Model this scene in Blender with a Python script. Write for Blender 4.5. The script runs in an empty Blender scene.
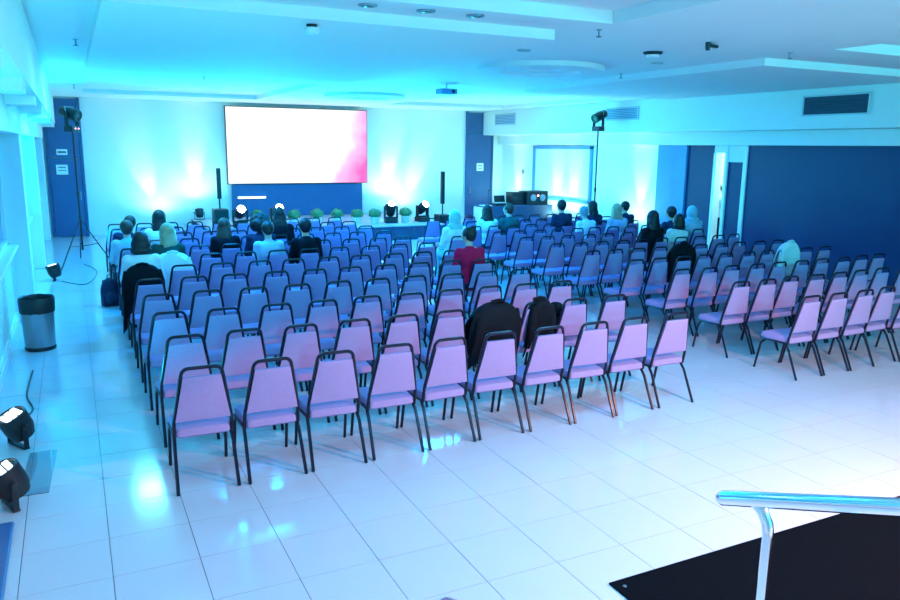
import bpy, bmesh, math, random
from mathutils import Vector, Matrix, Euler, noise
random.seed(7)
S = bpy.context.scene
C = S.collection
# ------------------------------------------------------------------ camera
YAW, PITCH, ROLL, CAMZ = 0.46182, 0.19918, 0.01186, 2.5
def make_camera():
    cy, sy, cp, sp, cr, sr = math.cos(YAW), math.sin(YAW), math.cos(PITCH), math.sin(PITCH), math.cos(ROLL), math.sin(ROLL)
    Rv = Vector((cy, -sy, 0)); Fh = Vector((sy, cy, 0)); Z = Vector((0, 0, 1))
    F = Fh * cp - Z * sp; U = Fh * sp + Z * cp
    R2 = Rv * cr + U * sr; U2 = U * cr - Rv * sr
    cam = bpy.data.cameras.new('camera'); co = bpy.data.objects.new('camera', cam); C.objects.link(co)
    M = Matrix((R2, U2, -F)).transposed().to_4x4(); M.translation = (0, 0, CAMZ)
    co.matrix_world = M
    cam.sensor_width = 36; cam.lens = 755.5 / 900 * 36; cam.clip_start = 0.05; cam.clip_end = 200
    S.camera = co
make_camera()
# ------------------------------------------------------------------ world, exposure
W = bpy.data.worlds.new('world'); S.world = W; W.use_nodes = True
W.node_tree.nodes['Background'].inputs[0].default_value = (0.02, 0.06, 0.12, 1)
W.node_tree.nodes['Background'].inputs[1].default_value = 0.3
S.view_settings.view_transform = 'Standard'; S.view_settings.look = 'None'
S.view_settings.gamma = 1.0; S.view_settings.use_curve_mapping = False
S.view_settings.exposure = 0.5

def lamp(name, kind, loc, power, color, size=0.2, target=None, cone=None, blend=0.6, spread=None, size_y=None):
    d = bpy.data.lights.new(name, kind); d.energy = power; d.color = color
    o = bpy.data.objects.new(name, d); C.objects.link(o); o.location = loc
    if kind == 'AREA':
        d.size = size
        if size_y: d.shape = 'RECTANGLE'; d.size_y = size_y
        if spread: d.spread = math.radians(spread)
    else:
        d.shadow_soft_size = size
    if kind == 'SPOT':
        d.spot_size = math.radians(cone); d.spot_blend = blend
    if target is not None:
        v = Vector(target) - Vector(loc); o.rotation_euler = v.to_track_quat('-Z', 'Y').to_euler()
    return o
# added fill lamps without fittings under the ceiling, in stage colours
CYAN = (0.0, 0.40, 1.0)
BLUE = (0.0, 0.18, 1.0)
for (x, y) in ((2.4, 18.0), (6.4, 18.0), (10.2, 18.0)):
    lamp('overhead_fill', 'AREA', (x, y, 3.55), 160, CYAN, 1.0)
for (x, y) in ((2.4, 12.0), (6.4, 13.0)):
    lamp('overhead_fill', 'AREA', (x, y, 3.5), 200, (0.0, 0.32, 1.0), 1.0)
lamp('overhead_fill', 'AREA', (10.2, 12.0, 3.5), 45, BLUE, 1.0)
lamp('overhead_fill', 'AREA', (0.9, 13.8, 3.62), 80, (0.12, 0.70, 1.0), 0.5)
lamp('overhead_fill', 'AREA', (0.9, 9.0, 3.55), 18, (0.20, 0.70, 1.0), 0.5)
lamp('overhead_fill', 'AREA', (2.6, 6.6, 3.5), 25, (0.0, 0.50, 1.0), 1.0)
lamp('overhead_fill', 'AREA', (5.0, 4.6, 3.6), 70, (0.10, 0.50, 1.0), 1.0)
# lamps over the stair head: a pale wash on the rear floor and a rosy downlight whose wide cone ends among the rear rows
lamp('entrance_lamp', 'AREA', (2.6, 1.6, 3.6), 120, (0.06, 0.50, 1.0), 1.4)
lamp('entrance_lamp', 'SPOT', (5.0, 2.3, 3.62), 40, (0.70, 1.0, 1.0), 0.12, (5.6, 2.2, 0.0), 122, 0.8)
lamp('entrance_lamp', 'SPOT', (5.3, 1.2, 2.7), 800, (1.0, 0.42, 0.36), 0.12, (5.3, 1.25, 0.0), 149, 0.06)

# added fill uplights behind the camera, cyan, brightening the ceiling over the stairs
for x in (5.0, 10.0):
    lamp('rear_fill_uplight', 'SPOT', (x, -2.6, 2.6), 800, (0.0, 0.85, 1.0), 0.15, (x, 1.2, 5.2), 125, 0.5)

# ------------------------------------------------------------------ materials
MATS = {}
def mat(name, col, rough=0.6, metal=0.0, var=0.08, scale=30, bump=0.0, spec=0.5, emit=None, estr=0, trans=0, alpha=1, coat=0):
    if name in MATS: return MATS[name]
    m = bpy.data.materials.new(name); m.use_nodes = True
    nt = m.node_tree; b = nt.nodes['Principled BSDF']
    tc = nt.nodes.new('ShaderNodeTexCoord'); n = nt.nodes.new('ShaderNodeTexNoise')
    n.inputs['Scale'].default_value = scale; n.inputs['Detail'].default_value = 3
    nt.links.new(tc.outputs['Object'], n.inputs['Vector'])
    mx = nt.nodes.new('ShaderNodeMix'); mx.data_type = 'RGBA'
    a = [max(0, c * (1 - var)) for c in col]; e = [min(1, c * (1 + var)) for c in col]
    mx.inputs[6].default_value = (*a, 1); mx.inputs[7].default_value = (*e, 1)
    nt.links.new(n.outputs['Fac'], mx.inputs[0]); nt.links.new(mx.outputs[2], b.inputs['Base Color'])
    b.inputs['Roughness'].default_value = rough; b.inputs['Metallic'].default_value = metal
    b.inputs['Specular IOR Level'].default_value = spec
    if coat: b.inputs['Coat Weight'].default_value = coat
    if trans: b.inputs['Transmission Weight'].default_value = trans
    if alpha < 1: b.inputs['Alpha'].default_value = alpha
    if emit:
        b.inputs['Emission Color'].default_value = (*emit, 1); b.inputs['Emission Strength'].default_value = estr
    if bump:
        bp = nt.nodes.new('ShaderNodeBump'); bp.inputs['Strength'].default_value = bump; bp.inputs['Distance'].default_value = 0.01
        nt.links.new(n.outputs['Fac'], bp.inputs['Height']); nt.links.new(bp.outputs['Normal'], b.inputs['Normal'])
    MATS[name] = m
    return m
M_WALL = mat('white_plaster', (0.80, 0.82, 0.80), 0.7, var=0.02, scale=6, bump=0.03)
M_CEIL = mat('ceiling_paint', (0.80, 0.80, 0.82), 0.75, var=0.02, scale=5)
M_BULK = mat('bulkhead_paint', (0.80, 0.82, 0.82), 0.7, var=0.02, scale=5)
M_DARKWALL = mat('dark_partition', (0.003, 0.026, 0.12), 0.55, var=0.15, scale=2)
M_DARKDOOR = mat('dark_blue_door', (0.03, 0.10, 0.26), 0.4, var=0.1, scale=4)
M_PALEBLUE = mat('pale_blue_panel', (0.10, 0.30, 0.58), 0.6, var=0.08, scale=4)
M_TILE = mat('floor_tile', (0.54, 0.55, 0.60), 0.12, var=0.03, scale=2.5, spec=0.5)
M_GROUT = mat('grout', (0.20, 0.24, 0.28), 0.8, var=0.1)
M_FABRIC = mat('chair_fabric', (0.36, 0.24, 0.46), 0.85, var=0.22, scale=140, bump=0.25, spec=0.2)
M_TUBE = mat('chair_tube', (0.007, 0.006, 0.022), 0.30, var=0.2, scale=20, spec=0.35)
M_BLACK = mat('black_plastic', (0.012, 0.013, 0.017), 0.42, var=0.2)
M_BLACKMET = mat('black_metal', (0.02, 0.022, 0.03), 0.35, metal=0.4, var=0.1)
M_CHROME = mat('chrome', (0.85, 0.85, 0.87), 0.12, metal=1.0, var=0.02)
M_STEEL = mat('brushed_steel', (0.35, 0.38, 0.42), 0.32, metal=0.9, var=0.05, scale=60)
M_CARPET = mat('black_carpet', (0.003, 0.004, 0.006), 0.95, var=0.4, scale=180, bump=0.5, spec=0.05)
M_WHITE = mat('white_gloss', (0.82, 0.82, 0.84), 0.35, var=0.02)
M_PAPER = mat('white_paper', (0.85, 0.85, 0.85), 0.8, var=0.02)
M_INK = mat('grey_ink', (0.10, 0.12, 0.16), 0.8)
M_STAGE = mat('stage_skirt', (0.03, 0.06, 0.13), 0.8, var=0.2, scale=8, bump=0.2)
M_STAGETOP = mat('stage_top', (0.35, 0.36, 0.42), 0.5, var=0.08, scale=8)
M_PANE = mat('window_glass', (0.05, 0.20, 0.38), 0.06, var=0.1, scale=1.2, spec=0.8)
M_GLASS = mat('clear_glass', (0.75, 0.92, 1.0), 0.03, var=0.02, trans=0.9)
M_GRILLE = mat('vent_grille', (0.55, 0.62, 0.68), 0.5, var=0.05)
M_GRILLEDK = mat('vent_dark', (0.04, 0.08, 0.14), 0.7)
M_RED = mat('red_plastic', (0.75, 0.03, 0.08), 0.4)
M_LED = mat('led_cell', (0.9, 0.95, 1.0), 0.3, emit=(0.75, 0.92, 1.0), estr=3)
M_LENS = mat('lamp_lens', (0.9, 0.95, 1.0), 0.2, emit=(0.75, 0.95, 1.0), estr=45)
M_LENSOFF = mat('lamp_lens_dim', (0.25, 0.35, 0.45), 0.1, spec=0.8)
M_TUBELIGHT = mat('tube_light', (0.95, 0.95, 0.95), 0.4, emit=(0.8, 0.95, 1.0), estr=1.4)
M_LEAF = mat('leaf_green', (0.10, 0.22, 0.09), 0.6, var=0.5, scale=25)
M_POT = mat('white_pot', (0.80, 0.80, 0.80), 0.5, var=0.02)

# ------------------------------------------------------------------ mesh helpers
class MB:
    def __init__(s): s.v = []; s.f = []
    def box(s, c, d, M=None, taper=(1, 1)):
        n = len(s.v); x, y, z = (k / 2 for k in d)
        pts = [(-x, -y, -z), (x, -y, -z), (x, y, -z), (-x, y, -z)]
        top = [(px * taper[0], py * taper[1], z) for px, py, _ in pts]
        for q in pts + top:
            q = Vector(q)
            if M is not None: q = M @ q
            s.v.append(tuple(q + Vector(c)))
        s.f += [tuple(n + i for i in f) for f in ((0, 3, 2, 1), (4, 5, 6, 7), (0, 1, 5, 4), (1, 2, 6, 5), (2, 3, 7, 6), (3, 0, 4, 7))]
        return s
    def tube(s, pts, r, n=8, close=True):
        pts = [Vector(p) for p in pts]; rs = r if isinstance(r, (list, tuple)) else [r] * len(pts)
        base = len(s.v); up = None
        for i, p in enumerate(pts):
            t = (pts[min(i + 1, len(pts) - 1)] - pts[max(i - 1, 0)]).normalized()
            if up is None:
                up = t.orthogonal().normalized()
            up = (up - t * up.dot(t)).normalized(); w = t.cross(up)
            for k in range(n):
                a = 2 * math.pi * k / n
                s.v.append(tuple(p + (up * math.cos(a) + w * math.sin(a)) * rs[i]))
        for i in range(len(pts) - 1):
            for k in range(n):
                a = base + i * n + k; b = base + i * n + (k + 1) % n
                s.f.append((a, b, b + n, a + n))
        if close:
            s.f.append(tuple(base + k for k in reversed(range(n)))); e = base + (len(pts) - 1) * n
            s.f.append(tuple(e + k for k in range(n)))
        return s
    def lathe(s, prof, c=(0, 0, 0), n=20, M=None, caps=True):
        base = len(s.v)
        for r, z in prof:
            for k in range(n):
                a = 2 * math.pi * k / n; q = Vector((r * math.cos(a), r * math.sin(a), z))
                if M is not None: q = M @ q
                s.v.append(tuple(q + Vector(c)))
        for i in range(len(prof) - 1):
            for k in range(n):
                a = base + i * n + k; b = base + i * n + (k + 1) % n
                s.f.append((a, b, b + n, a + n))
        if caps:
            s.f.append(tuple(base + k for k in reversed(range(n)))); e = base + (len(prof) - 1) * n
            s.f.append(tuple(e + k for k in range(n)))
        return s
    def ell(s, c, r, n=16, m=10, M=None):
        base = len(s.v); c = Vector(c)
        for i in range(1, m):
            th = math.pi * i / m
            for k in range(n):
                a = 2 * math.pi * k / n
                q = Vector((r[0] * math.sin(th) * math.cos(a), r[1] * math.sin(th) * math.sin(a), r[2] * math.cos(th)))
                if M is not None: q = M @ q
                s.v.append(tuple(c + q))
        t = Vector((0, 0, r[2])); 
        if M is not None: t = M @ t
        s.v.append(tuple(c + t)); s.v.append(tuple(c - t)); T = len(s.v) - 2
        for i in range(m - 2):
            for k in range(n):
                a = base + i * n + k; b = base + i * n + (k + 1) % n
                s.f.append((a, a + n, b + n, b))
        for k in range(n):
            s.f.append((T, base + k, base + (k + 1) % n)); e = base + (m - 2) * n
            s.f.append((T + 1, e + (k + 1) % n, e + k))
        return s
    def cap(s, p0, p1, r0, r1, n=12):
        """tapered capsule"""
        p0, p1 = Vector(p0), Vector(p1); d = p1 - p0; L = d.length; t = d / L
        pts = []; rs = []
        for i in range(5):
            a = math.pi / 2 * i / 5; pts.append(p0 - t * r0 * math.cos(a)); rs.append(max(1e-3, r0 * math.sin(a)))
        for i in range(6): pts.append(p0 + d * i / 5); rs.append(r0 + (r1 - r0) * i / 5)
        for i in range(1, 6):
            a = math.pi / 2 * i / 5; pts.append(p1 + t * r1 * math.sin(a)); rs.append(max(1e-3, r1 * math.cos(a)))
        return s.tube(pts, rs, n)
    def quad(s, *p):
        n = len(s.v); s.v += [tuple(q) for q in p]; s.f.append(tuple(range(n, n + len(p)))); return s
    def mesh(s, name, smooth=False, bevel=0.0, seg=2):
        me = bpy.data.meshes.new(name); me.from_pydata(s.v, [], s.f)
        bm = bmesh.new(); bm.from_mesh(me)
        bmesh.ops.recalc_face_normals(bm, faces=bm.faces)
        if bevel:
            es = [e for e in bm.edges if len(e.link_faces) == 2 and e.calc_face_angle() > 0.6]
            bmesh.ops.bevel(bm, geom=es, offset=bevel, segments=seg, affect='EDGES', profile=0.5)
        bm.to_mesh(me); bm.free()
        if smooth:
            me.shade_smooth()
            try: me.set_sharp_from_angle(angle=math.radians(42))
            except Exception: pass
        return me
    def build(s, name, m, parent=None, smooth=True, bevel=0.0, seg=2):
        return link(name, s.mesh(name, smooth, bevel, seg), m, parent)

def link(name, me, m=None, parent=None):
    o = bpy.data.objects.new(name, me); C.objects.link(o)
    if m is not None and me is not None:
        if len(me.materials) == 0: me.materials.append(m)
        elif me.materials[0] is not m:
            o.material_slots[0].link = 'OBJECT'; o.material_slots[0].material = m
    if parent is not None: o.parent = parent
    return o
def thing(name, label, cat, loc=(0, 0, 0), rz=0, group=None):
    o = bpy.data.objects.new(name, None); C.objects.link(o); o.empty_display_size = 0.1
    o.location = loc; o.rotation_euler = (0, 0, rz)
    return tag(o, label, cat, group)
def tag(o, label, cat, group=None):
    o['label'] = label; o['category'] = cat
    if group: o['group'] = group
    return o
def struct(o): o['kind'] = 'structure'; return o
def ROT(axis, deg): return Matrix.Rotation(math.radians(deg), 3, axis)

# ================================================================== SETTING
XL, XR, YB, YF, ZC = -0.95, 13.4, 23.0, -3.0, 3.7
# floor: grout bed + tiles
TS, TX, TY = 0.4925, 0.04, 3.5
fl = struct(MB().box(((XL + XR) / 2 + 0.6, (YB + YF) / 2, -0.06), (XR - XL + 2.4, YB - YF + 0.2, 0.1)).build('floor', M_GROUT, None, False))
fl['label'] = 'large pale glossy tiles with thin dark joints'
g = 0.004
tile_me = MB().box((0, 0, -0.006), (TS - g, TS - g, 0.012)).mesh('floor_tile', False)
tile_me.materials.append(M_TILE)
tiles = []
i0, i1 = math.floor((XL - TX) / TS), math.ceil((XR - TX) / TS); j0, j1 = math.floor((YF - TY) / TS), math.ceil((YB - TY) / TS)
for i in range(i0, i1):
    for j in range(j0, j1):
        x0, x1 = max(XL, TX + i * TS), min(XR, TX + (i + 1) * TS); y0, y1 = max(YF, TY + j * TS), min(YB, TY + (j + 1) * TS)
        if x1 - x0 < 0.03 or y1 - y0 < 0.03: continue
        cx, cy = (x0 + x1) / 2, (y0 + y1) / 2
        fw = cx * math.sin(YAW) + cy * math.cos(YAW); rt = cx * math.cos(YAW) - cy * math.sin(YAW)
        dep = fw * math.cos(PITCH) + CAMZ * math.sin(PITCH); vv = CAMZ * math.cos(PITCH) - fw * math.sin(PITCH)
        vis = dep > 0.5 and abs(rt / dep) < 0.62 and vv / dep < 0.43
        hidden = (0.5 < cx < 5.6 and 6.3 < cy < 17.3) or (7.3 < cx < 12.2 and 6.5 < cy < 16.5)
        tiles.append(((0 if vis and not hidden else 1), dep, cx, cy, x1 - x0, y1 - y0))
tiles.sort()
rest = MB()
for k, (h, dep, cx, cy, w, d) in enumerate(tiles):
    if k < 290 and h == 0:
        o = link('floor_tile', tile_me, None, fl); o.location = (cx, cy, random.uniform(-0.0006, 0.0006)); o.scale = ((w - g) / (TS - g), (d - g) / (TS - g), 1)
        o.rotation_euler = (random.uniform(-.0008, .0008), random.uniform(-.0008, .0008), 0)
    else:
        rest.box((cx, cy, -0.006), (w - g, d - g, 0.012))
o = rest.build('floor_tiling', M_TILE, fl, False); o['kind'] = 'stuff'

# ceiling with dropped slabs and raised coffers
def step_ceiling(rects, z0):
    xs = sorted({XL, XR, *[r[0] for r in rects], *[r[1] for r in rects]}); ys = sorted({YF, YB, *[r[2] for r in rects], *[r[3] for r in rects]})
    def zz(x, y):
        z = z0
        for r in rects:
            if r[0] < x < r[1] and r[2] < y < r[3]: z = r[4]
        return z
    m = MB(); Z = {}
    for i in range(len(xs) - 1):
        for j in range(len(ys) - 1):
            z = Z[i, j] = zz((xs[i] + xs[i + 1]) / 2, (ys[j] + ys[j + 1]) / 2)
            m.quad((xs[i], ys[j], z), (xs[i], ys[j + 1], z), (xs[i + 1], ys[j + 1], z), (xs[i + 1], ys[j], z))
    for (i, j), z in Z.items():
        if (i + 1, j) in Z and Z[i + 1, j] != z:
            x = xs[i + 1]; w = Z[i + 1, j]; m.quad((x, ys[j], z), (x, ys[j + 1], z), (x, ys[j + 1], w), (x, ys[j], w))
        if (i, j + 1) in Z and Z[i, j + 1] != z:
            y = ys[j + 1]; w = Z[i, j + 1]; m.quad((xs[i], y, z), (xs[i + 1], y, z), (xs[i + 1], y, w), (xs[i], y, w))
    return m
cm = step_ceiling([(0.32, 4.58, 6.85, 13.3, 3.60), (8.25, 12.0, 7.42, 13.3, 3.60),
                   (0.32, 4.85, 0.2, 6.25, 3.82), (8.28, 12.2, 0.2, 6.42, 3.82), (9.0, 11.6, 0.9, 5.7, 3.92), (0.9, 4.2, 0.9, 5.6, 3.9),
                   (0.40, 4.6, 15.2, 21.0, 3.80), (8.3, 12.2, 15.2, 21.0, 3.80)], ZC)
ceil = struct(cm.build('ceiling', M_CEIL, None, False))
struct(MB().box(((XL + XR) / 2, (YB + YF) / 2, 4.05), (XR - XL + 0.4, YB - YF + 0.4, 0.1)).build('ceiling_slab', M_CEIL, ceil, False))
for (cx, cy) in ((6.45, 10.0), (6.35, 17.4)):   # stepped round medallions under the middle bay
    d = MB().lathe([(0.95, 3.7), (0.95, 3.63), (0.90, 3.62), (0.60, 3.62), (0.58, 3.66), (0.30, 3.66), (0.28, 3.7)], (cx, cy, 0), 40, caps=False)
    d.build('ceiling_medallion', M_CEIL, ceil, True)

# stage wall
ws = struct(MB().box(((XL + XR) / 2, YB + 0.1, 1.9), (XR - XL + 0.4, 0.2, 4.0)).build('wall_stage', M_WALL, None, False))
struct(MB().box(((XL + XR) / 2, YF - 0.1, 1.9), (XR - XL + 0.4, 0.2, 4.0)).build('wall_entrance', M_WALL, None, False))
# left wall, windows, pillars, wainscot
wl = struct(MB().box((XL - 0.1, (YB + YF) / 2, 1.9), (0.2, YB - YF, 4.0)).build('wall_left', M_WALL, None, False))
for y in (-0.5, 5.0, 12.2, 17.2, 22.2):
    MB().box((-0.775, y + 0.2, 1.31), (0.35, 0.42, 2.62)).build('pillar', M_WALL, wl, False, 0.012)
# stepped bulkhead along the windows
struct(MB().box((-0.61, 10, 3.35), (0.68, 25.9, 0.70)).build('wall_left_bulkhead', M_BULK, wl, False))
MB().box((-0.765, 10, 2.81), (0.37, 25.9, 0.40)).build('lintel', M_BULK, wl, False, 0.01)
for k in range(9):
    MB().box((-0.44, 2.2 + k * 2.55, 2.955), (0.30, 0.5, 0.11)).build('cross_rib', M_BULK, wl, False, 0.008)
n = 0
for (a, b) in ((5.42, 12.2), (12.62, 17.2), (17.62, 22.2)):
    n += 1
    w = struct(bpy.data.objects.new('window_%d' % n, None)); C.objects.link(w)
    L = b - a
    MB().box((-0.90, (a + b) / 2, 0.52), (0.1, L, 1.04)).build('apron', M_WALL, w, False)
    MB().box((-0.845, (a + b) / 2, 1.07), (0.21, L, 0.06)).build('window_sill', M_WHITE, w, False, 0.01)
    k = 4
    for q in range(k):
        yc = a + (q + .5) * L / k
        MB().box((-0.925, yc, 1.85), (0.02, L / k - 0.1, 1.46)).build('pane', M_PANE, w, False)
        f = MB()
        for yy in (yc - L / k / 2 + .03, yc + L / k / 2 - .03): f.box((-0.9, yy, 1.85), (0.07, 0.06, 1.5))
        for zz in (1.13, 2.58): f.box((-0.9, yc, zz), (0.07, L / k, 0.06))
        f.build('window_frame', M_WHITE, w, False)
        # panel on the apron below each window
        f = MB()
        for yy in (yc - L / k / 2 + .06, yc + L / k / 2 - .06): f.box((-0.84, yy, 0.54), (0.03, 0.05, 0.86))
        for zz in (0.12, 0.97): f.box((-0.84, yc, zz), (0.03, L / k - .1, 0.05))
        f.build('apron_moulding', M_WHITE, w, False)
struct(MB().box((-0.735, 4.2, 0.012), (0.43, 2.5, 0.024)).build('trim_1', M_DARKDOOR, None, False, 0.01))
struct(MB().box((-0.83, 14.2, 0.05), (0.04, 17.3, 0.10)).build('baseboard_left', M_WHITE, None, False))
# stage-wall doors: tall dark blue panels at both ends
def tall_door(name, x0, x1, split, signs, handle_x):
    d = struct(bpy.data.objects.new(name, None)); C.objects.link(d)
    xc, w = (x0 + x1) / 2, x1 - x0
    MB().box((xc, 22.965, split / 2), (w - .02, 0.06, split - .02)).build('door_leaf', M_DARKDOOR, d, False, 0.006)
    MB().box((xc, 22.965, (split + 3.66) / 2), (w - .02, 0.06, 3.66 - split - .02)).build('transom_panel', M_DARKDOOR, d, False, 0.006)
    f = MB()
    for x in (x0 - .03, x1 + .03): f.box((x, 22.96, 1.84), (0.06, 0.09, 3.68))
    f.build('door_frame', M_DARKDOOR, d, False)
    h = MB().tube([(handle_x, 22.92, 1.0), (handle_x, 22.88, 1.0), (handle_x, 22.88, 1.2), (handle_x, 22.92, 1.2)], 0.012, 6); h.build('door_handle', M_STEEL, d)
    return d
tall_door('door_1', -0.5, 0.28, 2.1, None, 0.2)
tall_door('door_2', 12.02, 12.93, 3.0, None, 12.1)
def wall_sign(x, y, z, w, h, lines, label):
    t = thing('notice_sign', label, 'sign', (x, y, z))
    MB().box((0, 0, 0), (w, 0.008, h)).build('sign_sheet', M_PAPER, t, False)
    for (zz, ww, hh) in lines: MB().box((0, -0.006, zz), (ww, 0.003, hh)).build('print_line', M_INK, t, False)
wall_sign(-0.17, 22.925, 2.26, 0.26, 0.15, [(0.0, 0.2, 0.05)], 'small white notice on the panel above the dark blue window-side door')
wall_sign(-0.20, 22.925, 1.80, 0.28, 0.26, [(0.06, 0.18, 0.03), (-0.02, 0.2, 0.02)], 'square white notice on the dark blue door beside the tripod')
wall_sign(12.49, 22.925, 1.86, 0.26, 0.26, [(0.04, 0.18, 0.03), (-0.05, 0.16, 0.02)], 'square white notice on the tall dark blue panel beside the mixing desk')

# right wall -------------------------------------------------------
wr = struct(bpy.data.objects.new('wall_right', None)); C.objects.link(wr)
def seg(name, y0, y1, z0, z1, m, x=13.4, t=0.2): return MB().box((x + t / 2, (y0 + y1) / 2, (z0 + z1) / 2), (t, y1 - y0, z1 - z0)).build(name, m, wr, False)
seg('wall_panel', 15.12, 23, 0, 2.9, M_WALL)
seg('pillar', 14.12, 15.12, 0, 2.9, M_PALEBLUE, 13.36, 0.24)
seg('dark_panel', 13.26, 14.12, 0, 2.64, M_DARKWALL, 13.42)
seg('wall_panel', 13.26, 14.12, 2.64, 2.9, M_WALL)
seg('lintel', 12.86, 13.26, 2.45, 2.9, M_WALL)
seg('door_post', 13.18, 13.26, 0, 2.45, M_WHITE, 13.38, 0.2)
seg('door_post', 12.84, 12.92, 0, 2.9, M_WHITE, 13.38, 0.2)
seg('transom', 12.36, 12.84, 2.25, 2.9, M_WALL)
seg('door_leaf', 12.36, 12.84, 0, 2.25, M_DARKWALL, 13.43)
seg('door_post', 12.26, 12.36, 0, 2.64, M_WHITE, 13.36, 0.2)
seg('partition', YF, 12.26, 0, 2.64, M_DARKWALL)
seg('wall_panel', YF, 12.36, 2.64, 2.9, M_WALL)
struct(MB().box((13.0, 10, 3.31), (0.8, 25.9, 0.78)).build('wall_right_bulkhead', M_BULK, wr, False, 0.01))
MB().box((13.3, 10, 2.77), (0.2, 25.9, 0.30)).build('cornice', M_BULK, wr, False, 0.01)
# lit passage behind the narrow opening
pm = MB(); pm.quad((13.6, 12.6, 0), (15.2, 12.6, 0), (15.2, 12.6, 2.6), (13.6, 12.6, 2.6)); pm.quad((15.2, 12.6, 0), (15.2, 14.6, 0), (15.2, 14.6, 2.6), (15.2, 12.6, 2.6))
pm.quad((13.6, 14.6, 0), (15.2, 14.6, 0), (15.2, 14.6, 2.6), (13.6, 14.6, 2.6)); pm.quad((13.6, 12.6, 2.6), (15.2, 12.6, 2.6), (15.2, 14.6, 2.6), (13.6, 14.6, 2.6))
pm.quad((13.6, 12.6, 0), (13.6, 12.84, 0), (13.6, 12.84, 2.6), (13.6, 12.6, 2.6))
pm.build('passage', M_WALL, wr, False)
lamp('passage_lamp', 'POINT', (14.4, 13.3, 2.3), 60, (0.45, 1.0, 0.95), 0.12)
# framed wall panel
wpf = struct(bpy.data.objects.new('trim_2', None)); C.objects.link(wpf)
f = MB()
for y in (17.9, 20.9): f.box((13.37, y, 1.76), (0.07, 0.10, 1.64))
for z in (0.98, 2.54): f.box((13.37, 19.4, z), (0.07, 3.1, 0.09))
f.build('panel_frame', M_PALEBLUE, wpf, False, 0.008)
MB().box((13.39, 19.4, 1.76), (0.03, 2.9, 1.5)).build('panel_board', M_WHITE, wpf, False)
o = MB().box((13.385, 21.6, 1.75), (0.025, 0.08, 0.13)).build('wall_switch', M_STEEL, None, True, 0.004); tag(o, 'small light switch on the pale wall between dark panel and framed board', 'switch')

def vent(y0, y1, z0, z1, label, dark, x=12.598):
    t = thing('air_vent', label, 'vent', (x, (y0 + y1) / 2, (z0 + z1) / 2)); L, H = y1 - y0, z1 - z0
    MB().box((-0.005, 0, 0), (0.008, L, H)).build('backing', M_GRILLEDK if dark else M_PALEBLUE, t, False)
    f = MB()
    for y in (-L / 2, L / 2): f.box((-0.015, y, 0), (0.03, 0.03, H + .03))
    for z in (-H / 2, H / 2): f.box((-0.015, 0, z), (0.03, L, 0.03))
    f.build('vent_frame', M_GRILLE, t, False)
    k = 7
    me = MB().box((0, 0, 0), (0.03, L, 0.008), ROT('Y', 35)).mesh('slat', False)
    for i in range(k):
        s_ = link('slat', me, M_GRILLEDK if dark else M_GRILLE, t); s_.location = (-0.016, 0, -H / 2 + (i + .5) * H / k)
vent(20.85, 22.1, 3.24, 3.57, 'pale slatted air vent in the bulkhead nearest the stage', False)
vent(15.05, 16.3, 3.24, 3.53, 'pale slatted air vent above the lamp tripod by the framed board', False)
vent(8.95, 10.3, 3.17, 3.52, 'dark slatted air vent in the bulkhead above the dark partition', True)

# ================================================================== STAGE
st = thing('stage_platform', 'low stage with dark fabric skirt under the big screen', 'stage', (6.15, 20.95, 0))
MB().box((0, 0, 0.385), (6.3, 3.9, 0.03)).build('deck', M_STAGETOP, st, False, 0.004)
sk = MB(); nn = 120
for i in range(nn):
    x0, x1 = -3.12 + 6.24 * i / nn, -3.12 + 6.24 * (i + 1) / nn
    ya, yb = -1.93 + .012 * math.sin(i * 1.7), -1.93 + .012 * math.sin((i + 1) * 1.7)
    sk.quad((x0, ya, 0.005), (x1, yb, 0.005), (x1, yb, 0.37), (x0, ya, 0.37))
for sx in (-3.12, 3.12):
    for i in range(40):
        y0, y1 = -1.93 + 3.85 * i / 40, -1.93 + 3.85 * (i + 1) / 40
        sk.quad((sx, y0, .005), (sx, y1, .005), (sx, y1, .37), (sx, y0, .37))
sk.build('skirt', M_STAGE, st)
sp_ = thing('stage_step', 'low blue step block beside the stage at the window end', 'step', (2.6, 19.9, 0))
MB().box((0, 0, 0.1), (0.7, 0.9, 0.2)).build('tread', M_STAGE, sp_, False, 0.01)
MB().box((0.1, 0.25, 0.27), (0.5, 0.4, 0.14)).build('tread', M_STAGE, sp_, False, 0.01)
# screen
t = thing('led_screen', 'large bright white screen with magenta edge above the stage', 'screen', (6.22, 22.80, 1.375))
m = bpy.data.materials.new('screen_picture'); m.use_nodes = True; nt = m.node_tree; b = nt.nodes['Principled BSDF']
tc = nt.nodes.new('ShaderNodeTexCoord'); sx = nt.nodes.new('ShaderNodeSeparateXYZ'); nt.links.new(tc.outputs['Object'], sx.inputs[0])
nz = nt.nodes.new('ShaderNodeTexNoise'); nz.inputs['Scale'].default_value = 1.3; nz.inputs['Detail'].default_value = 4; nt.links.new(tc.outputs['Object'], nz.inputs['Vector'])
ad = nt.nodes.new('ShaderNodeMath'); ad.operation = 'MULTIPLY_ADD'; ad.inputs[1].default_value = 0.9; nt.links.new(nz.outputs['Fac'], ad.inputs[0]); nt.links.new(sx.outputs['X'], ad.inputs[2])
zl = nt.nodes.new('ShaderNodeMath'); zl.operation = 'MULTIPLY_ADD'; zl.inputs[1].default_value = -0.35; nt.links.new(sx.outputs['Z'], zl.inputs[0]); nt.links.new(ad.outputs[0], zl.inputs[2])
rp = nt.nodes.new('ShaderNodeValToRGB'); mr = nt.nodes.new('ShaderNodeMapRange'); mr.inputs['From Min'].default_value = 1.3; mr.inputs['From Max'].default_value = 2.3
nt.links.new(zl.outputs[0], mr.inputs['Value']); nt.links.new(mr.outputs['Result'], rp.inputs['Fac'])
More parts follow.
